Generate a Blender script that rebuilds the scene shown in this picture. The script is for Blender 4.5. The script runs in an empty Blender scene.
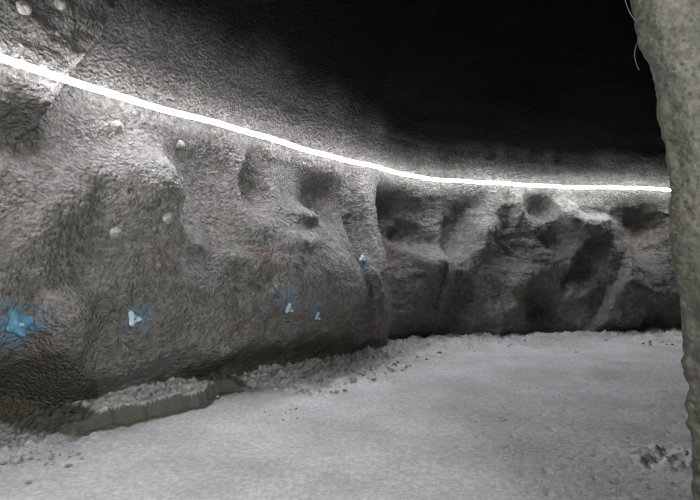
import bpy, math, random
import numpy as np
from mathutils import Vector, Matrix
random.seed(7)
C = bpy.context.scene.collection
F, EYE, PITCH = 520.0, 1.6, math.atan(15/520)

# ------------------------------------------------------------------ camera
cam = bpy.data.cameras.new('camera'); co = bpy.data.objects.new('camera', cam); C.objects.link(co)
co.location = (0, 0, EYE); co.rotation_euler = (math.pi/2+PITCH, 0, 0)
cam.sensor_width = 36; cam.lens = F/700*36; cam.clip_start = .02
bpy.context.scene.camera = co

def ray(px, py):
    u, v = (px-350)/F, -(py-250)/F
    c, s = math.cos(PITCH), math.sin(PITCH)
    return np.array([u, c-v*s, s+v*c])
def at_z(px, py, z):
    d = ray(px, py); t = (z-EYE)/d[2]
    return np.array([0, 0, EYE])+t*d

# ------------------------------------------------------------------ noise
def _h(ix, iy, seed):
    n = (ix.astype(np.int64)*374761393+iy.astype(np.int64)*668265263+seed*1442695041) & 0x7fffffff
    n = ((n ^ (n >> 13))*1274126177) & 0x7fffffff
    n = (n ^ (n >> 16)) & 0xffff
    return n*(2*math.pi/65536.)
def perlin(x, y, seed=0):
    ix, iy = np.floor(x), np.floor(y); fx, fy = x-ix, y-iy
    def g(a, b):
        t = _h(ix+a, iy+b, seed)
        return np.cos(t)*(fx-a)+np.sin(t)*(fy-b)
    u = fx**3*(fx*(fx*6-15)+10); v = fy**3*(fy*(fy*6-15)+10)
    a = g(0, 0)*(1-u)+g(1, 0)*u; b = g(0, 1)*(1-u)+g(1, 1)*u
    return (a*(1-v)+b*v)*1.5
def fbm(x, y, f, octv, gain=.5, seed=0, ridged=False):
    r = np.zeros_like(x); a = 1.
    for i in range(octv):
        n = perlin(x*f+i*17.3, y*f-i*9.1, seed+i)
        r += a*((.5-np.abs(n))*1.6 if ridged else n); a *= gain; f *= 2.03
    return r
def sstep(a, b, x):
    t = np.clip((x-a)/(b-a), 0, 1); return t*t*(3-2*t)

# ------------------------------------------------------------------ materials
def mat(name):
    m = bpy.data.materials.new(name); m.use_nodes = True
    nt = m.node_tree; b = nt.nodes['Principled BSDF']
    return m, nt, b
def N(nt, t, **k):
    n = nt.nodes.new(t)
    for a, v in k.items():
        if a.startswith('_'): n.inputs[a[1:].replace('_', ' ')].default_value = v
        else: setattr(n, a, v)
    return n
def mix(nt, fac, a, b):
    m = N(nt, 'ShaderNodeMix', data_type='RGBA')
    for s, v in ((0, fac), (6, a), (7, b)):
        if hasattr(v, 'links') or isinstance(v, bpy.types.NodeSocket): nt.links.new(v, m.inputs[s])
        else: m.inputs[s].default_value = v
    return m.outputs[2]
def ramp(nt, src, a, b):
    r = N(nt, 'ShaderNodeMapRange'); nt.links.new(src, r.inputs[0])
    r.inputs[1].default_value = a; r.inputs[2].default_value = b; return r.outputs[0]
def noise(nt, vec, scale, detail=3, rough=.55):
    n = N(nt, 'ShaderNodeTexNoise'); n.inputs['Scale'].default_value = scale
    n.inputs['Detail'].default_value = detail; n.inputs['Roughness'].default_value = rough
    nt.links.new(vec, n.inputs['Vector']); return n.outputs[0]
def attr(nt, name):
    return N(nt, 'ShaderNodeAttribute', attribute_name=name)
def bump(nt, layers):
    prev = None
    for src, st, dist in layers:
        b = N(nt, 'ShaderNodeBump'); b.inputs['Strength'].default_value = st; b.inputs['Distance'].default_value = dist
        nt.links.new(src, b.inputs['Height'])
        if prev: nt.links.new(prev, b.inputs['Normal'])
        prev = b.outputs[0]
    return prev

def rock_material(name, c0, c1, rough, grain, gscale, stains_shade=True, spec=.4, pits=0, speck=.5):
    m, nt, b = mat(name)
    o = N(nt, 'ShaderNodeTexCoord').outputs['Object']
    big = ramp(nt, noise(nt, o, 1.1, 4), .35, .65)
    col = mix(nt, big, c0, c1)
    vo = N(nt, 'ShaderNodeTexVoronoi'); vo.feature = 'SMOOTH_F1'; vo.inputs['Scale'].default_value = gscale; nt.links.new(o, vo.inputs['Vector'])
    iv = N(nt, 'ShaderNodeMath', operation='MULTIPLY_ADD'); nt.links.new(vo.outputs['Distance'], iv.inputs[0]); iv.inputs[1].default_value = -1
    nt.links.new(noise(nt, o, gscale*1.3, 2, .6), iv.inputs[2]); fine = iv.outputs[0]
    col = mix(nt, ramp(nt, noise(nt, o, gscale*.4, 3, .7), .42, .62), mix(nt, speck, col, (.03, .03, .028, 1)), col)
    if stains_shade:
        for an, c in (('paint_red', (.16, .055, .05, 1)), ('paint_green', (.10, .12, .075, 1)), ('paint_blue', (.14, .27, .38, 1)), ('damp_shade', (.075, .07, .052, 1)), ('upper_shade', (.011, .011, .012, 1))):  # last two carry painted shade, with damp rock at the wall foot
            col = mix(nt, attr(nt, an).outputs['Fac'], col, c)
    if pits:
        v = N(nt, 'ShaderNodeTexVoronoi'); v.inputs['Scale'].default_value = pits; nt.links.new(o, v.inputs['Vector'])
        pm = ramp(nt, v.outputs['Distance'], .10, .30)
        pm2 = N(nt, 'ShaderNodeMath', operation='MAXIMUM'); nt.links.new(pm, pm2.inputs[0])
        nt.links.new(ramp(nt, noise(nt, o, pits*.35, 2), .56, .46), pm2.inputs[1])
        col = mix(nt, pm2.outputs[0], (.06, .057, .045, 1), col)
    nt.links.new(col, b.inputs['Base Color'])
    b.inputs['Roughness'].default_value = rough
    b.inputs['Specular IOR Level'].default_value = spec
    if stains_shade:
        mr = N(nt, 'ShaderNodeMapRange'); nt.links.new(attr(nt, 'upper_shade').outputs['Fac'], mr.inputs[0])
        mr.inputs[3].default_value = spec; mr.inputs[4].default_value = .02; nt.links.new(mr.outputs[0], b.inputs['Specular IOR Level'])
    L = [(noise(nt, o, gscale*.33, 2), .5, grain*2.2), (fine, 1.0, grain)]
    nt.links.new(bump(nt, L), b.inputs['Normal'])
    return m
M_WALL = rock_material('sprayed_concrete', (.205, .195, .182, 1), (.285, .272, .255, 1), .5, .035, 30)
M_BACK = rock_material('sprayed_rock', (.18, .178, .16, 1), (.26, .255, .232, 1), .6, .02, 26)
M_FLOOR = rock_material('floor_dust', (.48, .49, .485, 1), (.63, .65, .66, 1), .85, .005, 60, spec=.2, speck=.26)
M_PILLAR = rock_material('concrete_face', (.10, .10, .082, 1), (.155, .152, .128, 1), .8, .004, 60, pits=24, spec=.2)
M_CEIL = rock_material('unlit_roof', (.009, .009, .010, 1), (.012, .012, .012, 1), .95, .02, 12, stains_shade=False, spec=.02)  # near-black colour stands for a roof left unlit
M_STONE = rock_material('stone', (.36, .35, .32, 1), (.50, .49, .46, 1), .8, .01, 40, stains_shade=False)
def plain(name, c, r=.5, metal=0, var=.25, sc=60):
    m, nt, b = mat(name)
    o = N(nt, 'ShaderNodeTexCoord').outputs['Object']
    nt.links.new(mix(nt, ramp(nt, noise(nt, o, sc), .35, .65), tuple(x*(1-var) for x in c[:3])+(1,), c), b.inputs['Base Color'])
    b.inputs['Roughness'].default_value = r; b.inputs['Metallic'].default_value = metal
    return m
M_BLUE = plain('blue_paint', (.13, .33, .50, 1), .5)
M_PALE = plain('pale_blue_paint', (.52, .68, .78, 1), .45)
M_ALU = plain('aluminium', (.6, .6, .62, 1), .4, .8)
M_WIRE = plain('grey_cable', (.16, .155, .17, 1), .5)
M_BOLT = M_WALL
def emit(name, strength):
    m, nt, b = mat(name)
    b.inputs['Base Color'].default_value = (.8, .8, .8, 1)
    b.inputs['Emission Color'].default_value = (.965, .955, 1, 1)
    b.inputs['Emission Strength'].default_value = strength
    return m
M_DIFF = emit('led_diffuser', 38); M_LED = emit('led_tape', 118)

# ------------------------------------------------------------------ mesh helpers
def link(name, me, m, parent=None, smooth=True):
    o = bpy.data.objects.new(name, me); C.objects.link(o)
    if m: me.materials.append(m)
    if smooth: me.polygons.foreach_set('use_smooth', [True]*len(me.polygons))
    if parent: o.parent = parent
    return o
def tag(o, label=None, cat=None, group=None, kind=None):
    for k, v in (('label', label), ('category', cat), ('group', group), ('kind', kind)):
        if v: o[k] = v
    return o
def grid_mesh(name, P, flip=False, attrs=None):
    nr, nc = P.shape[:2]
    me = bpy.data.meshes.new(name)
    idx = np.arange(nr*nc).reshape(nr, nc)
    q = np.stack([idx[:-1, :-1], idx[:-1, 1:], idx[1:, 1:], idx[1:, :-1]], -1).reshape(-1, 4)
    if flip: q = q[:, ::-1]
    nq = len(q)
    me.vertices.add(nr*nc); me.vertices.foreach_set('co', P.reshape(-1).astype(np.float32))
    me.loops.add(nq*4); me.loops.foreach_set('vertex_index', q.reshape(-1).astype(np.int32))
    me.polygons.add(nq); me.polygons.foreach_set('loop_start', np.arange(0, nq*4, 4, dtype=np.int32))
    me.update(calc_edges=True)
    for k, a in (attrs or {}).items():
        at = me.attributes.new(k, 'FLOAT', 'POINT'); at.data.foreach_set('value', a.reshape(-1).astype(np.float32))
    me.validate()
    return me
def pm(name, V, Fc):
    me = bpy.data.meshes.new(name); me.from_pydata([tuple(v) for v in V], [], Fc); me.update(); return me

# ------------------------------------------------------------------ plan of the tunnel
ZS = 3.4                                                       # height of the light strip
led_px = [(57, 77), (120, 96), (200, 119), (280, 142), (350, 161), (378, 168), (403, 174.5), (440, 179.5), (500, 184), (580, 187), (676, 189.5)]
led_xy = [at_z(px, py, ZS)[:2] for px, py in led_px]
d0 = led_xy[2]-led_xy[0]; d0 /= np.linalg.norm(d0)
class Path:
    def __init__(s, pts, n=6000, smooth=0):
        p = np.array(pts, float); L = np.r_[0, np.cumsum(np.linalg.norm(np.diff(p, axis=0), axis=1))]
        t = np.linspace(0, L[-1], n); q = np.stack([np.interp(t, L, p[:, 0]), np.interp(t, L, p[:, 1])], 1)
        k = int(smooth/(L[-1]/n))
        if k > 1:
            ker = np.hanning(2*k+1); ker /= ker.sum()
            q = np.stack([np.convolve(np.pad(q[:, i], k, mode='reflect', reflect_type='odd'), ker, 'valid') for i in (0, 1)], 1)
        s.q = q; s.s = np.r_[0, np.cumsum(np.linalg.norm(np.diff(q, axis=0), axis=1))]
        d = np.gradient(q, axis=0); d /= np.linalg.norm(d, axis=1)[:, None]
        s.d = d; s.n = np.stack([d[:, 1], -d[:, 0]], 1)         # to the right of travel = into the tunnel
    def ev(s, t): return np.stack([np.interp(t, s.s, s.q[:, i]) for i in (0, 1)], -1)
    def nr(s, t):
        n = np.stack([np.interp(t, s.s, s.n[:, i]) for i in (0, 1)], -1); return n/np.linalg.norm(n, axis=-1)[..., None]
    def hit(s, px):                                            # where the view column px meets the path
        r = ray(px, 250)[:2]; c = s.q[:, 0]*r[1]-s.q[:, 1]*r[0]
        ok = (s.q@r > 0); k = np.where(ok[:-1] & (c[:-1]*c[1:] <= 0))[0]
        return s.s[k[0]] if len(k) else (0 if px < 350 else s.s[-1])
back = [led_xy[0]-d0*t for t in (11, 6, 3)]
behind_cam = [np.array([-4., -9.5]), back[0]] + back[1:]
STAND = .17
raw = np.array(behind_cam+led_xy+[np.array([9.2, 12.2])])
strip0 = Path(raw, smooth=.25)
W = Path(strip0.q-strip0.n*STAND, smooth=.1)                    # the wall line behind the strip
S = lambda px: W.hit(px)
def SZ0(px, py):
    s = S(px); p = W.ev(s); r = ray(px, py); t = np.linalg.norm(p)/np.linalg.norm(r[:2]); return s, EYE+t*r[2]
s_turn = S(378)                                                # left wall ends, back wall begins
s_first = S(57)

# bulges and hollows: pixel centre, extents left/right/up/down, turn (deg), depth in metres
FEAT = [
 # protruding rock at the far left above and its hollow under it
 (15, 128, 40, 16, 22, 30, -18, -.16),
 # big rounded boulder with a sharp right side
 (158, 190, 75, 5, 42, 62, 4, .30), (210, 178, 27, 32, 52, 66, 0, -.18),
 (35, 225, 28, 30, 60, 60, 34, .10), (85, 215, 22, 14, 60, 50, 30, -.03),
 # ragged ledge at lower left, recess under it
 (60, 318, 40, 6, 22, 40, -18, .15), (20, 400, 60, 30, 50, 60, 0, -.22), (90, 345, 20, 14, 30, 30, 0, -.08),
 (182, 243, 7, 10, 12, 10, 0, .09), (168, 236, 5, 4, 25, 14, 0, -.12), (235, 262, 7, 5, 12, 14, 0, .09),
 (130, 290, 60, 60, 50, 45, 0, .10),
 # hollow beside the second rise
 (252, 182, 10, 12, 42, 32, 6, -.34), (268, 152, 6, 12, 14, 10, 0, .10), (262, 148, 6, 5, 12, 12, 0, -.1),
 # second big rise with a hollow in its top right
 (290, 285, 45, 62, 60, 50, 0, .24), (326, 195, 26, 14, 24, 26, 4, -.32), (300, 215, 14, 12, 9, 9, 0, .13),
 (285, 240, 15, 15, 12, 10, 0, .08), (240, 310, 20, 20, 30, 40, 0, .09), (262, 330, 10, 14, 20, 20, 0, -.08),
 (362, 195, 8, 12, 60, 70, 0, .10), (362, 268, 12, 10, 26, 30, -10, .12), (352, 245, 8, 8, 30, 22, 0, -.1),
 (366, 298, 18, 5, 12, 16, 30, .08), (345, 325, 12, 12, 20, 20, 0, -.12), (368, 322, 10, 6, 14, 22, 0, .05),
 # back wall
 (400, 255, 20, 12, 55, 60, 0, -.22), (430, 262, 14, 12, 12, 26, -30, .26), (416, 236, 12, 26, 14, 12, 20, -.22),
 (445, 285, 8, 10, 30, 30, 0, .2), (460, 300, 25, 15, 25, 25, 0, -.18),
 (484, 222, 9, 16, 34, 44, 28, .2), (464, 228, 14, 10, 36, 34, 28, -.26),
 (518, 205, 5, 5, 20, 18, 0, .2), (544, 208, 14, 9, 12, 12, 0, -.34), (562, 212, 6, 18, 12, 10, -20, .18),
 (590, 224, 30, 30, 8, 14, 0, .22), (555, 240, 16, 16, 14, 14, 0, -.18),
 (612, 290, 8, 75, 40, 52, 32, .26), (588, 262, 16, 8, 34, 30, 35, -.32), (640, 225, 26, 20, 18, 26, 0, -.25),
 (548, 306, 30, 22, 14, 14, 25, -.28), (520, 285, 24, 22, 20, 24, 0, .16), (590, 322, 40, 30, 12, 20, 0, .2),
 (650, 312, 20, 28, 12, 20, 0, -.2), (500, 318, 20, 20, 16, 20, 0, .16), (575, 290, 10, 8, 20, 16, 30, .14),
]
def slope(z, bk): return (1-bk)*.42*sstep(3.2, .7, z)+bk*.25*sstep(3.2, 1., z)
def SZ(px, py, full=False):
    s, z = SZ0(px, py); r = ray(px, py)
    for _ in range(8):
        if full: d = float(wall_disp(np.array([s]), np.array([z]))[0])
        else: d = float(slope(z, 1. if s > s_turn else 0.))
        nv = W.nr(s); p = W.ev(s)+nv*d
        t = float(np.dot(p, nv)/np.dot(r[:2], nv)); h = r[:2]*t
        s += .8*float(np.dot(h-p, np.array([-nv[1], nv[0]]))); z = float(EYE+r[2]*t)
    return s, z
_FC = []
def feats(s, z):
    if not _FC:
        for px, py, l, r, u, dn, rot, amp in FEAT:
            s0, z0 = SZ(px, py); k = np.linalg.norm(W.ev(s0))/F; t = math.radians(rot)
            _FC.append((s0, z0, max(s0-S(max(px-l, -140)), .05), max(S(px+r)-s0, .035), u*k, dn*k, math.cos(t), math.sin(t), amp))
    d = np.zeros_like(s)
    s, z = s+fbm(s, z, 2.2, 3, .42, 501)*.07, z+fbm(s, z, 2.2, 3, .42, 511)*.07
    for s0, z0, a, b, up, do, ct, sn, amp in _FC:
        ds, dz = s-s0, z-z0
        x = ds*ct-dz*sn; y = ds*sn+dz*ct
        qx = np.where(x < 0, x/a, x/b); qy = np.where(y < 0, y/do, y/up)
        r2 = qx*qx+qy*qy
        d += amp*np.exp(-r2**1.35*1.1)
    return d
def wall_disp(s, z):
    pz = slope(z, 0.)*sstep(.1, .66, z)
    bk = sstep(s_turn-.05, s_turn+.12, s+1.25*pz)
    d = fbm(s, z, .45, 2, .45, 3)*(.12+.10*bk)
    d += slope(z, bk)
    d += fbm(s+fbm(s, z, 1.2, 2, seed=50)*.3, z, 1.3, 2, .45, 11)*(.04+.03*bk)
    d += fbm(s, z, 5, 3, .55, 21)*.012+bk*fbm(s+.4*fbm(s, z, 1.5, 2, seed=91), z, 3.2, 3, .55, 92)*.03
    d += fbm(s, z, 20, 2, .7, 31)*.010*(1-.4*bk)*(.35+.65*sstep(3.2, 2.4, z))
    d += feats(s, z)*1.5*sstep(5.2, 4.2, z)
    # the wall draws back towards its foot on the left stretch
    foot = 1-sstep(.12, .66, z+.18*fbm(s, s*0, .9, 2, seed=70))
    d -= foot*(.50*(1-bk)+.18*bk)*(1-.5*sstep(s_turn-1.6, s_turn, s)*(1-bk))
    # the left stretch stands proud of the back wall
    st = bk*(1-sstep(s_turn+.8, s_turn+3.0, s))*(1-sstep(2.7, 3.3, z))
    d -= (.02+.42*sstep(.5, 2, z))*st
    blk = 1-sstep(-.035, .035, s-np.interp(z, EZ, ES)-.03*fbm(s*0, z, 4, 2, seed=77))
    # stays behind the strip, calm around it
    near = np.where(z > ZS, np.exp(-((z-ZS)/.42)**2), np.exp(-((z-ZS)/.55)**2))
    calm = (1-.72*near)*(1-.6*sstep(3.4, 3.7, z))
    d = d*calm
    d += blk*(.05*sstep(2.1, 2.5, z)+.22*sstep(2.75, 3.15, z))*sstep(4.9, 4.2, z)*(1+.15*fbm(s, z, 4, 3, .55, 78))
    lim = STAND-.045+.24*(1-sstep(s_first-.12, s_first+.02, s))+.9*sstep(.05, .5, np.abs(z-ZS))
    d = np.minimum(d, lim)
    # the roof springs inwards
    h = np.maximum(z-4.1, 0); d += .36*h**1.25
    return d
_e = [SZ0(*q) for q in ((-10, 185), (0, 168), (25, 135), (57, 77), (76, 50), (92, 32), (100, 5))]
ES = [q[0] for q in _e]; EZ = [q[1] for q in _e]
# steps follow the viewing distance: dense where the photo shows the wall
s_vals = [W.s[0]]
while s_vals[-1] < W.s[-1]:
    s = s_vals[-1]; p = W.ev(s); u = p[0]/max(p[1], .01)*F+350 if p[1] > .5 else -999
    s_vals.append(s+(max(.0024*np.hypot(*p)*(1.5 if abs(u-350) > 0 else 1), .01) if -40 < u < 720 else .12))
sv = np.array(s_vals)
zv = np.r_[np.linspace(-.5, 5.0, 430), np.linspace(5.05, 9.6, 80)]
cut = np.searchsorted(sv, s_turn)
def stain(s, z, px, py, r, seed, hard=.5, asp=1):
    s0, z0 = SZ(px, py, True); k = np.linalg.norm(W.ev(s0))/F*r
    d = np.hypot((s-s0)/asp, z-z0)/k+fbm(s, z, 9, 3, .6, seed)*.55
    return 1-sstep(1-hard, 1.1, d)
def wall_object(name, ss, m):
    SS, ZZ = np.meshgrid(ss, zv, indexing='xy')
    D = wall_disp(SS, ZZ)
    p, n = W.ev(SS), W.nr(SS)
    P = np.concatenate([p+n*D[..., None], ZZ[..., None]], -1)
    red = np.zeros_like(SS); gr = red.copy(); bl = red.copy()
    for px, py, r, a in [(265, 255, 14, .6), (160, 252, 10, .6), (235, 330, 10, .5), (15, 425, 40, .45), (70, 395, 18, .4), (370, 330, 10, .6), (640, 232, 22, .5),
                         (625, 250, 14, .45), (540, 312, 16, .5), (668, 322, 20, .6), (20, 345, 26, .35), (392, 250, 12, .35)]:
        red = np.maximum(red, .65*a*stain(SS, ZZ, px, py, r, 100+px, .9))
    for px, py, r, a in [(330, 340, 30, .7), (90, 385, 24, .6), (120, 300, 30, .35), (525, 300, 22, .7), (380, 210, 16, .3), (230, 365, 30, .6), (590, 245, 20, .3), (650, 200, 22, .5), (450, 330, 50, .4)]:
        gr = np.maximum(gr, a*stain(SS, ZZ, px, py, r, 200+px, .9, 1.5))
    for px, py, r, a in [(12, 326, 21, .95), (142, 314, 15, .6), (133, 320, 9, .5), (287, 302, 15, .55), (314, 304, 13, .55), (320, 300, 8, .4), (362, 266, 7, .5), (10, 345, 18, .4)]:
        bl = np.maximum(bl, a*stain(SS, ZZ, px, py, r, 300+px, .7))
    bl = bl*(.55+.45*sstep(-.25, .2, fbm(SS, ZZ, 14, 3, .6, 400)))
    bk = sstep(s_turn-3, s_turn+2.5, SS)
    top_shade = sstep(3.45-.05*bk, 4.9-.55*bk, ZZ+fbm(SS, ZZ, 1.1, 3, .6, 450)*.12)  # upper wall blackened in the colour, so it looks unlit
    top = np.interp(SS, [SZ0(q, 300)[0] for q in (-20, 40, 80, 100, 150, 240, 330, 378, 500, 680)], [.9, .85, .6, .25, .25, .5, .4, .3, .1, .3])
    damp_shade = .85*(1-sstep(top-.10, top+.08, ZZ+fbm(SS, ZZ, 1.6, 4, .6, 460)*.16))  # foot darkened in the colour: damp rock plus the shade of the undercut
    me = grid_mesh(name, P, False, {'paint_red': red, 'paint_green': gr, 'paint_blue': bl, 'upper_shade': top_shade, 'damp_shade': damp_shade})
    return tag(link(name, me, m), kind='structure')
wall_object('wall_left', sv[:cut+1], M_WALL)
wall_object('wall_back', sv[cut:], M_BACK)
def surf(px, py):                                              # point and mean normal on the finished wall
    bpy.context.view_layer.update()
    o = Vector((0, 0, EYE)); best = None; nn = Vector((0, 0, 0))
    for dx, dy in ((0, 0), (4, 0), (-4, 0), (0, 4), (0, -4), (3, 3), (-3, -3), (3, -3), (-3, 3)):
        d = Vector(ray(px+dx, py+dy)).normalized(); hits = []
        for name in ('wall_left', 'wall_back'):
            ok, loc, nor, _ = bpy.data.objects[name].ray_cast(o, d)
            if ok: hits.append(((loc-o).length, loc, nor if nor.dot(d) < 0 else -nor))
        if hits:
            h = min(hits, key=lambda q: q[0]); nn += h[2]
            if best is None: best = h[1]
    n = W.nr(SZ(px, py)[0])
    return best, (nn.normalized()+Vector((n[0], n[1], 0))*.6).normalized()

# ------------------------------------------------------------------ right-hand concrete corner
Rp = Path([(2.2, -9.5), (3.6, -4), (3.6, .6), (2.4, 1.75), (1.42, 2.12), (1.36, 2.2), (1.62, 2.5), (4.2, 3.9), (8.2, 5.2), (9.6, 8.2), (9.2, 13)], smooth=.035)
# travel keeps the tunnel on its left here
sc = Rp.s[np.argmin(np.hypot(Rp.q[:, 0]-1.36, Rp.q[:, 1]-2.2))]
rs = np.unique(np.r_[np.arange(0, sc-1.0, .1), np.arange(sc-1.0, sc+.5, .007), np.arange(sc+.5, Rp.s[-1], .12), Rp.s[-1]])
rz = np.r_[np.arange(-.5, 3.4, .008), np.arange(3.4, 9.7, .08)]
SS, ZZ = np.meshgrid(rs, rz)
# lean of the edge (offset in X by height), measured from the photo
edge = [(-999, 500.), (693, 500), (690.5, 440), (689, 380), (683, 320), (675, 262), (668.5, 185), (664, 140), (657.5, 90), (649, 68), (640, 45), (636, 20), (633, 0)]
ez = [EYE+ray(p, q)[2]/ray(p, q)[1]*2.19 for p, q in edge[1:]]; ex = [ray(p, q)[0]/ray(p, q)[1]*2.19-1.36 for p, q in edge[1:]]
off = np.interp(ZZ, [-.5, 0]+ez+[3.4, 7.6], [.16, .13]+ex+[-.30, -1.6])
wgt = 1-sstep(.6, 2.5, np.abs(SS-sc))*.6
p, n = Rp.ev(SS), -Rp.nr(SS)
dd = fbm(SS, ZZ, 2.5, 3, .5, 61)*.02+fbm(SS, ZZ, 16, 3, .55, 62)*.006
cracks = np.minimum(1, np.exp(-((SS-sc)/.12)**2)*(1-sstep(.9, 1.6, ZZ)))
dd += cracks*fbm(SS, ZZ, 14, 3, .6, 63)*.012
P = np.concatenate([p+n*dd[..., None], ZZ[..., None]], -1); P[..., 0] += off*wgt
gr = np.clip(fbm(SS, ZZ, 3, 3, .6, 64)*.5+.25, 0, .6); rd = np.clip(fbm(SS, ZZ, 22, 2, .6, 66)-.62, 0, 1)*1.2
me = grid_mesh('wall_right', P, True, {'paint_red': np.clip(rd, 0, .7), 'paint_green': gr*.5, 'paint_blue': rd*0})
tag(link('wall_right', me, M_PILLAR), kind='structure')

# ------------------------------------------------------------------ floor
yv = [-10.]
while yv[-1] < 13.8: yv.append(yv[-1]+(.2 if yv[-1] < 2.6 else max(.0038*yv[-1], .01)))
yv = np.array(yv)
xv = np.r_[np.arange(-11, -4.4, .15), np.arange(-4.4, 8.6, .016), np.arange(8.6, 10.5, .15)]
XX, YY = np.meshgrid(xv, yv)
def near_path(X, Y, q):
    best = np.full(X.shape, 1e9); bi = np.zeros(X.shape, int)
    for i in range(0, len(q)):
        d = (X-q[i, 0])**2+(Y-q[i, 1])**2; m = d < best; best[m] = d[m]; bi[m] = i
    return np.sqrt(best), bi
wq = W.q[::60]; ws = W.s[::60]
# ledge of crusted debris along the foot of the left wall
lp = [at_z(a, b, 0)[:2] for a, b in ((60, 447), (88, 436), (120, 427), (165, 419), (205, 407), (228, 396), (262, 391))]
lq = Path(lp, n=120, smooth=.1); 
def ledge(X, Y):
    shp = X.shape; x, y = X.ravel(), Y.ravel(); out = np.zeros(x.shape)
    lo = (x > -3.6) & (x < .8) & (y > 3.6) & (y < 8)
    xx, yy = x[lo], y[lo]
    d, i = near_path(xx, yy, lq.q)
    side = (xx-lq.q[i, 0])*(-lq.d[i, 1])+(yy-lq.q[i, 1])*lq.d[i, 0]
    side += fbm(xx, yy, 3, 3, .6, 81)*.04
    t = i/len(lq.q); fade = sstep(0, .18, t)*(1-sstep(.72, 1, t))
    out[lo] = sstep(-.01, .045, side)*fade
    return out.reshape(shp)
def floor_z(X, Y):
    shp = X.shape; D, I = near_path(X, Y, wq); s = ws[I]
    z = fbm(X, Y, .35, 3, .5, 40)*.03+np.minimum(fbm(X, Y, 9, 3, .6, 52)+.25, 0)*.018+fbm(X, Y, 2.1, 3, .45, 42)*.008+fbm(X, Y, 14, 2, .5, 44)*.0015
    leftw = 1-sstep(s_turn-1, s_turn+.6, s)
    z += .05*(1-sstep(.2, 1.5, D))*leftw+.07*(1-sstep(.2, 1.9, D))*(1-leftw)
    # churned debris near the wall
    rub = (1-sstep(.7, 1.9, D+fbm(X, Y, .9, 2, seed=46)*.6))*sstep(s_first+1.6, s_first+3.2, s)
    rub = np.maximum(rub, (1-sstep(.3, .9, D))*.8)
    z += rub*(fbm(X, Y, 3.5, 4, .62, 47)*.06+np.abs(fbm(X, Y, 13, 3, .6, 48))*.05)
    r2 = (1-sstep(.25, .9, np.hypot((X-2.75)/.75, (Y-4.35)/.4)))      # loose crust by the right corner
    z += r2*(fbm(X, Y, 7, 3, .6, 49)*.05+.02)
    z += .15*ledge(X, Y)
    z += .035*(1-sstep(.0, 1.1, np.abs(X*.18+Y-8.9+.3*fbm(X, Y, .5, 2, seed=43))))*sstep(1.2, 2.8, X)  # low swell across the far floor
    return z, rub
FZ, RUB = floor_z(XX, YY)
zero = np.zeros_like(FZ)
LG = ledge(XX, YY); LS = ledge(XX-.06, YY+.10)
LEDGE_SHADE = np.clip(ledge(XX-.09, YY+.11)*(1-LG)*1.5+sstep(.05, .2, LG)*(1-sstep(.93, 1, LG)), 0, .9)  # shade of the ledge face put into the floor colour
me = grid_mesh('floor', np.stack([XX, YY, FZ], -1), False, {'paint_red': zero, 'paint_green': np.clip(RUB*.12, 0, .12), 'paint_blue': zero, 'damp_shade': LEDGE_SHADE})
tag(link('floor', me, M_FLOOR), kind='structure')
def fz(x, y): return float(floor_z(np.array([[x]]), np.array([[y]]))[0][0, 0])

# ------------------------------------------------------------------ ceiling
X, Y = np.meshgrid(np.arange(-12, 11.1, .15), np.arange(-10.5, 14.6, .15))
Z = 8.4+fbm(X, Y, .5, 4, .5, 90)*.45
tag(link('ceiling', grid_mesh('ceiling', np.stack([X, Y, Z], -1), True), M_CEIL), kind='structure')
me = pm('wall_behind', [(-12, -9, -.5), (10, -9, -.5), (10, -9, 9.6), (-12, -9, 9.6), (-12, -9.3, -.5), (10, -9.3, -.5), (10, -9.3, 9.6), (-12, -9.3, 9.6)],
        [(0, 3, 2, 1), (4, 5, 6, 7), (0, 1, 5, 4), (2, 3, 7, 6), (1, 2, 6, 5), (0, 4, 7, 3)])
tag(link('wall_behind', me, M_BACK, smooth=False), kind='structure')

# ------------------------------------------------------------------ light strip
def led_strip(s_a, s_b):
    st = Path(strip0.q, smooth=.0)
    root = bpy.data.objects.new('led_strip_light', None); C.objects.link(root)
    a = st.ev(s_a); root.location = (a[0], a[1], ZS)
    ts = np.arange(s_a, s_b, .1); P = st.ev(ts); Nn = st.nr(ts)
    # towards the left end the strip is carried a little further out over the protruding rock
    out = .22*(1-sstep(s_first-.15, s_first+.03, ts))
    sag = .012*np.sin(ts*1.9)+.006*np.sin(ts*5.1)-.075*(1-sstep(s_first-.15, s_first+.03, ts))
    def sweep(name, prof, m, closed=True):
        R = []
        for (a, b) in prof:
            R.append(np.stack([P[:, 0]+Nn[:, 0]*(a+out)-root.location[0], P[:, 1]+Nn[:, 1]*(a+out)-root.location[1], sag+b], -1))
        if closed: R.append(R[0])
        me = grid_mesh(name, np.stack(R, 0), False)
        return link(name, me, m, root)
    w = .034
    sweep('housing', [(-.036, -.008), (-.036, .012), (-.022, .012), (-.022, -.008)], M_ALU)
    prof = [(.024, .004), (.024, .012), (.018, .024), (.004, .031), (-.010, .030), (-.022, .020), (-.026, .006), (-.022, -.012), (-.012, -.024), (-.002, -.026)]
    sweep('diffuser', prof, M_DIFF, False)
    e = prof[0]
    sweep('led_tape', [(-.002, -.026), e], M_LED, False)
    for k, t in enumerate(np.arange(s_a+.6, s_b, 1.6)):
        p = st.ev(t); n = st.nr(t); d = np.array([-n[1], n[0]]); o_ = float(np.interp(t, ts, out))
        V = []
        for x, z in ((-.09, -.006), (.004, -.006), (.004, .006), (-.09, .006)):
            for y in (-.012, .012):
                q = p+n*(x+o_-.022)+d*y; V.append((q[0]-root.location[0], q[1]-root.location[1], z))
        link('bracket', pm('bracket', V, [(0, 2, 3, 1), (2, 4, 5, 3), (4, 6, 7, 5), (6, 0, 1, 7), (0, 6, 4, 2), (1, 3, 5, 7)]), M_ALU, root, False)
    return root
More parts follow.
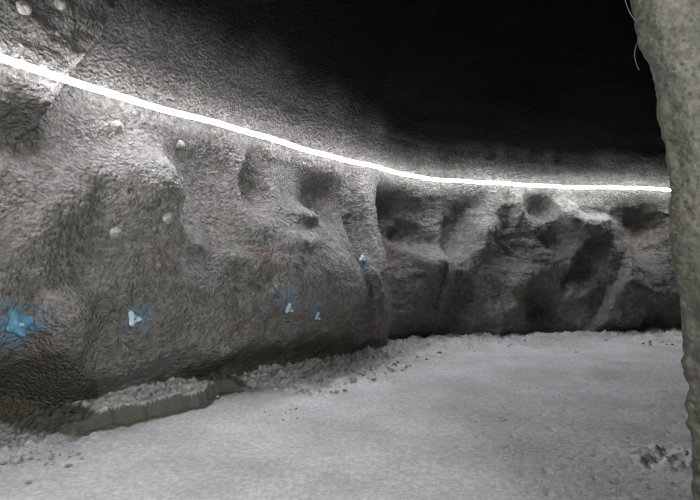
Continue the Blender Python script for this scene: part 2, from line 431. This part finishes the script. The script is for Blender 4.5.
strip = led_strip(S(57)-9.5, strip0.hit(900) if False else strip0.s[-1]-.6)
tag(strip, 'long glowing white light strip running along the rough rock wall high above the floor', 'light strip')

# ------------------------------------------------------------------ bolts on the wall
def frame(nn, roll=0):
    z = nn; x = Vector((0, 0, 1)).cross(z).normalized(); y = z.cross(x)
    return (Matrix((x, y, z)).transposed().to_4x4()) @ Matrix.Rotation(roll, 4, 'Z')
def dome(r, h, seed=0, seg=14, rings=5, sq=0):
    rnd = random.Random(seed); V = []; Fc = []
    for i in range(rings):
        t = i/(rings)*math.pi/2
        for j in range(seg):
            a = 2*math.pi*j/seg; rr = r*math.cos(t)*(1+.06*rnd.uniform(-1, 1))
            V.append((rr*math.cos(a), rr*math.sin(a), h*math.sin(t)-.02*(i == 0)))
    V.append((0, 0, h))
    for i in range(rings-1):
        for j in range(seg):
            k = (j+1) % seg; Fc.append((i*seg+j, i*seg+k, (i+1)*seg+k, (i+1)*seg+j))
    for j in range(seg): Fc.append(((rings-1)*seg+j, (rings-1)*seg+(j+1) % seg, len(V)-1))
    return V, Fc
def nut_mesh(r, h, z0):
    V = [(r*math.cos(a*math.pi/3), r*math.sin(a*math.pi/3), z0+z) for z in (0, h) for a in range(6)]
    return V, [tuple(range(6, 12))]+[(i, (i+1) % 6, 6+(i+1) % 6, 6+i) for i in range(6)]
def rod_mesh(r, z0, z1, seg=8):
    V = [(r*math.cos(a*2*math.pi/seg), r*math.sin(a*2*math.pi/seg), z) for z in (z0, z1) for a in range(seg)]
    return V, [tuple(range(seg, 2*seg))]+[(i, (i+1) % seg, seg+(i+1) % seg, seg+i) for i in range(seg)]
def root_at(name, px, py, roll=0, tilt=None):
    p, nn = surf(px, py)
    if tilt: nn = (nn+Vector(tilt)).normalized()
    o = bpy.data.objects.new(name, None); C.objects.link(o)
    o.matrix_world = Matrix.Translation(p) @ frame(nn, roll); return o
BOLTS = [(117, 127, 1.0, 'concrete-coated bolt head just below the light strip, left of the big boulder'),
         (180, 145, .9, 'concrete-coated bolt head below the light strip, at the upper right shoulder of the boulder'),
         (116, 234, 1.0, 'concrete-coated bolt head in the middle of the rounded boulder in the wall'),
         (168, 219, .9, 'concrete-coated bolt head on the right side of the rounded boulder, above the small lump'),
         (233, 257, .8, 'concrete-coated bolt head right of the boulder, below the dark hollow'),
         (60, 4, .8, 'pale bolt head high on the dark rock above the left end of the light strip'),
         (23, 8, 1.0, 'dull bolt head at the top left corner of the rock wall'),
         (502, 252, .9, 'small pale bolt head on the back wall below the diagonal ridge'),
         (520, 278, .9, 'small pale bolt head low on the middle of the back wall'),
         (496, 294, .8, 'small pale bolt head near the foot of the back wall')]
for i, (px, py, k, lab) in enumerate(BOLTS):
    r = root_at('rock_bolt', px, py, i*.7)
    far = px > 400
    R = (.035 if far else .068)*k
    V, Fc = dome(R, R*.9, i); link('plate', pm('plate', V, Fc), M_STONE, r)
    V, Fc = dome(R*.48, R*.5, i+50, 10, 4); V = [(a, b, c+R*.6) for a, b, c in V]
    link('nut', pm('nut', V, Fc), M_STONE, r)
    tag(r, lab, 'rock bolt', 'concrete-coated rock bolts in the wall')

def star_plate(R, arms, lift):
    """bent plate with drawn-out corners and hollow sides, a dish rising to the bolt"""
    V, Fc = [], []; seg = 36; rings = 6
    for lay in (0, 1):
        for i in range(rings+1):
            t = i/rings
            for j in range(seg):
                a = 2*math.pi*j/seg
                c = .5+.5*math.cos(a*arms); rim = R*((.52 if arms == 3 else .68)+(.48 if arms == 3 else .32)*c**1.6)*(1+.18*math.cos(a-.6))
                V.append((rim*t*math.cos(a), rim*t*math.sin(a), lift*(1-t)**.8+lift*.9*(c*t*t)-.006*lay+.012))
    n = (rings+1)*seg
    for i in range(rings):
        for j in range(seg):
            k = (j+1) % seg; q = (i*seg+j, (i+1)*seg+j, (i+1)*seg+k, i*seg+k)
            Fc.append(q); Fc.append(tuple(n+v for v in q[::-1]))
    for j in range(seg):
        k = (j+1) % seg; Fc.append((rings*seg+j, n+rings*seg+j, n+rings*seg+k, rings*seg+k))
    return V, Fc
PL = [(16, 325, .125, 4, .35, M_BLUE, 'blue painted anchor plate, largest of all, on the wall at the far left'),
      (133, 320, .085, 3, 2.0, M_PALE, 'pale anchor plate with blue overspray, below the rounded boulder'),
      (288, 309, .075, 3, 1.6, M_PALE, 'pale blue anchor plate, left one of the close pair on the rock wall'),
      (316, 317, .070, 3, 1.4, M_PALE, 'pale blue anchor plate, right one of the close pair on the rock wall'),
      (362, 261, .075, 3, 1.5, M_PALE, 'pale anchor plate by the right end of the left wall, above the close pair')]
for i, (px, py, R, arms, roll, m, lab) in enumerate(PL):
    r = root_at('anchor_plate', px, py, roll, (0, 0, .35)); r.location += r.matrix_world.to_3x3().col[2]*(.015+.02*(i == 4))
    V, Fc = star_plate(R, arms, R*.32); link('plate', pm('plate', V, Fc), m, r)
    V, Fc = nut_mesh(R*.2, R*.2, R*.32); link('nut', pm('nut', V, Fc), M_BLUE, r, False)
    V, Fc = rod_mesh(R*.1, -.03, R*.85); link('bolt_end', pm('bolt_end', V, Fc), M_PALE if m is M_BLUE else M_BLUE, r, False)
    tag(r, lab, 'anchor plate', 'blue painted anchor plates on the wall')

# ------------------------------------------------------------------ stones
def stone_mesh(seed, sx, sy, sz):
    rnd = random.Random(seed)
    import bmesh
    bm = bmesh.new(); bmesh.ops.create_icosphere(bm, subdivisions=2, radius=1)
    pl = [(Vector((rnd.gauss(0, 1), rnd.gauss(0, 1), rnd.gauss(0, 1))).normalized(), rnd.uniform(.55, .85)) for _ in range(9)]
    for v in bm.verts:
        for nn, h in pl:
            k = v.co.dot(nn)
            if k > h: v.co -= nn*(k-h)
        v.co = Vector((v.co.x*sx, v.co.y*sy, v.co.z*sz))*(1+rnd.uniform(-.04, .04))
    me = bpy.data.meshes.new('stone'); bm.to_mesh(me); bm.free(); return me
def put_stone(px, py, wpx, hk, seed, label, group, me=None, rot=0, name='stone'):
    p = at_z(px, py, 0); p = at_z(px, py, fz(p[0], p[1])); k = np.hypot(p[0], p[1])/F*wpx/2
    o = link(name, stone_mesh(seed, k, k*.8, k*hk), M_STONE, smooth=False)
    o.location = (p[0], p[1], fz(p[0], p[1])+k*hk*.45); o.rotation_euler = (0, 0, rot)
    return tag(o, label, 'stone', group)
BIG = [(17, 462, 13, .62, 'rounded grey stone, largest of the stones at the lower left corner of the floor'),
       (49, 464, 11, .35, 'flat grey stone right of the largest one at the lower left of the floor'),
       (29, 483, 9, .3, 'lone flat stone on the smooth floor nearest the camera at lower left'),
       (69, 466, 8, .3, 'flat pale stone, rightmost of the row at the lower left floor'),
       (3, 465, 7, .5, 'small stone at the left edge of the picture beside the rounded stone'),
       (51, 457, 6, .7, 'small upright stone just behind the flat grey one at lower left'),
       (577, 353, 4, .6, 'small dark stone alone on the far floor in front of the back wall'),
       (217, 388, 5, .7, 'small pale stone on the crust at the foot of the left wall'),
       (295, 385, 6, .6, 'pale stone at the wall foot, left end of the rubble below the second rise')]
for i, (px, py, w, hk, lab) in enumerate(BIG):
    put_stone(px, py, w, hk, 10+i, lab, 'stones lying on the dusty floor', rot=i)
def scatter(n, poly, wr, lab, group, seed):
    rnd = random.Random(seed); k = 0
    xs = [q[0] for q in poly]; ys = [q[1] for q in poly]
    def inside(x, y):
        c = False
        for i in range(len(poly)):
            (x1, y1), (x2, y2) = poly[i-1], poly[i]
            if (y1 > y) != (y2 > y) and x < (x2-x1)*(y-y1)/(y2-y1)+x1: c = not c
        return c
    while k < n:
        x, y = rnd.uniform(min(xs), max(xs)), rnd.uniform(min(ys), max(ys))
        if not inside(x, y): continue
        put_stone(x, y, rnd.uniform(*wr), rnd.uniform(.5, .8), seed*1000+k, lab, group, rot=rnd.uniform(0, 6)); k += 1
scatter(14, [(22, 455), (50, 450), (90, 452), (85, 460), (45, 461), (24, 460)], (3, 5.5), 'small grey pebble among the larger stones at the lower left floor', 'pebbles by the stones at lower left', 1)
scatter(60, [(290, 380), (375, 368), (450, 345), (400, 372), (345, 392), (300, 398)], (2.6, 6.5), 'small grey rubble stone on the debris at the foot of the left wall', 'rubble stones below the second rise', 2)
scatter(20, [(455, 346), (560, 338), (680, 342), (680, 347), (560, 345), (460, 352)], (2, 3.6), 'tiny dark rubble stone along the foot of the back wall', 'rubble stones along the back wall', 3)
scatter(22, [(655, 452), (688, 450), (690, 464), (660, 465), (640, 470)], (2, 4.5), 'small dark crumb of rubble beside the concrete corner at right', 'rubble by the right-hand corner', 4)
scatter(12, [(255, 412), (300, 408), (300, 420), (268, 424)], (2, 3.6), 'small grey crumb on the patch of broken floor crust', 'crumbs on the broken crust', 5)

# ------------------------------------------------------------------ loose wires at the corner
def wire(pts, r, label):
    cu = bpy.data.curves.new('loose_wire', 'CURVE'); cu.dimensions = '3D'; cu.bevel_depth = r; cu.bevel_resolution = 2
    sp = cu.splines.new('NURBS'); sp.points.add(len(pts)-1); sp.use_endpoint_u = True; sp.order_u = 4
    for q, pnt in zip(pts, sp.points): pnt.co = (*q, 1)
    ob = bpy.data.objects.new('tmp', cu); C.objects.link(ob)
    me = bpy.data.meshes.new_from_object(ob.evaluated_get(bpy.context.evaluated_depsgraph_get()))
    bpy.data.objects.remove(ob)
    return tag(link('loose_wire', me, M_WIRE), label, 'wire', 'loose wires hanging at the concrete corner')
def wp(px, py, dpt): r = ray(px, py); r = r/r[1]*dpt; return (r[0], r[1], EYE+r[2])
wire([wp(618, -60, 2.3), wp(621, -20, 2.25), wp(625, 2, 2.22), wp(630, 14, 2.20), wp(638, 24, 2.19), wp(641, 33, 2.185), wp(644, 40, 2.20)], .0016, 'thin loose wire curving down across the top of the concrete corner')
wire([wp(632, -60, 2.24), wp(633, -10, 2.22), wp(637, 12, 2.2), wp(639, 26, 2.19), wp(641, 34, 2.2), wp(637, 42, 2.21), wp(634, 52, 2.22), wp(635, 62, 2.24), wp(639, 70, 2.25)], .0013, 'thin loose wire looping out left of the concrete corner')

# ------------------------------------------------------------------ added fill lights, unseen behind the camera
for x, y, e in ((2.3, -4.5, 1), (2.6, -1.6, 1)):
    L = bpy.data.lights.new('fill_light', 'AREA'); L.shape = 'RECTANGLE'; L.size = 2.6; L.size_y = .06
    L.energy = 108*e; L.spread = math.radians(115); L.color = (1, .985, .955)
    ob = bpy.data.objects.new('fill_light', L); C.objects.link(ob); ob.location = (x, y, 3.2)
    ob.rotation_euler = (Vector((-1.5, 6.5, .0))-ob.location).to_track_quat('-Z', 'Y').to_euler()

# ------------------------------------------------------------------ render look
sc_ = bpy.context.scene
w = bpy.data.worlds.new('world'); sc_.world = w; w.use_nodes = True
w.node_tree.nodes['Background'].inputs[0].default_value = (0, 0, 0, 1)
sc_.view_settings.view_transform = 'Standard'; sc_.view_settings.look = 'None'
sc_.view_settings.exposure = 0; sc_.view_settings.gamma = 1
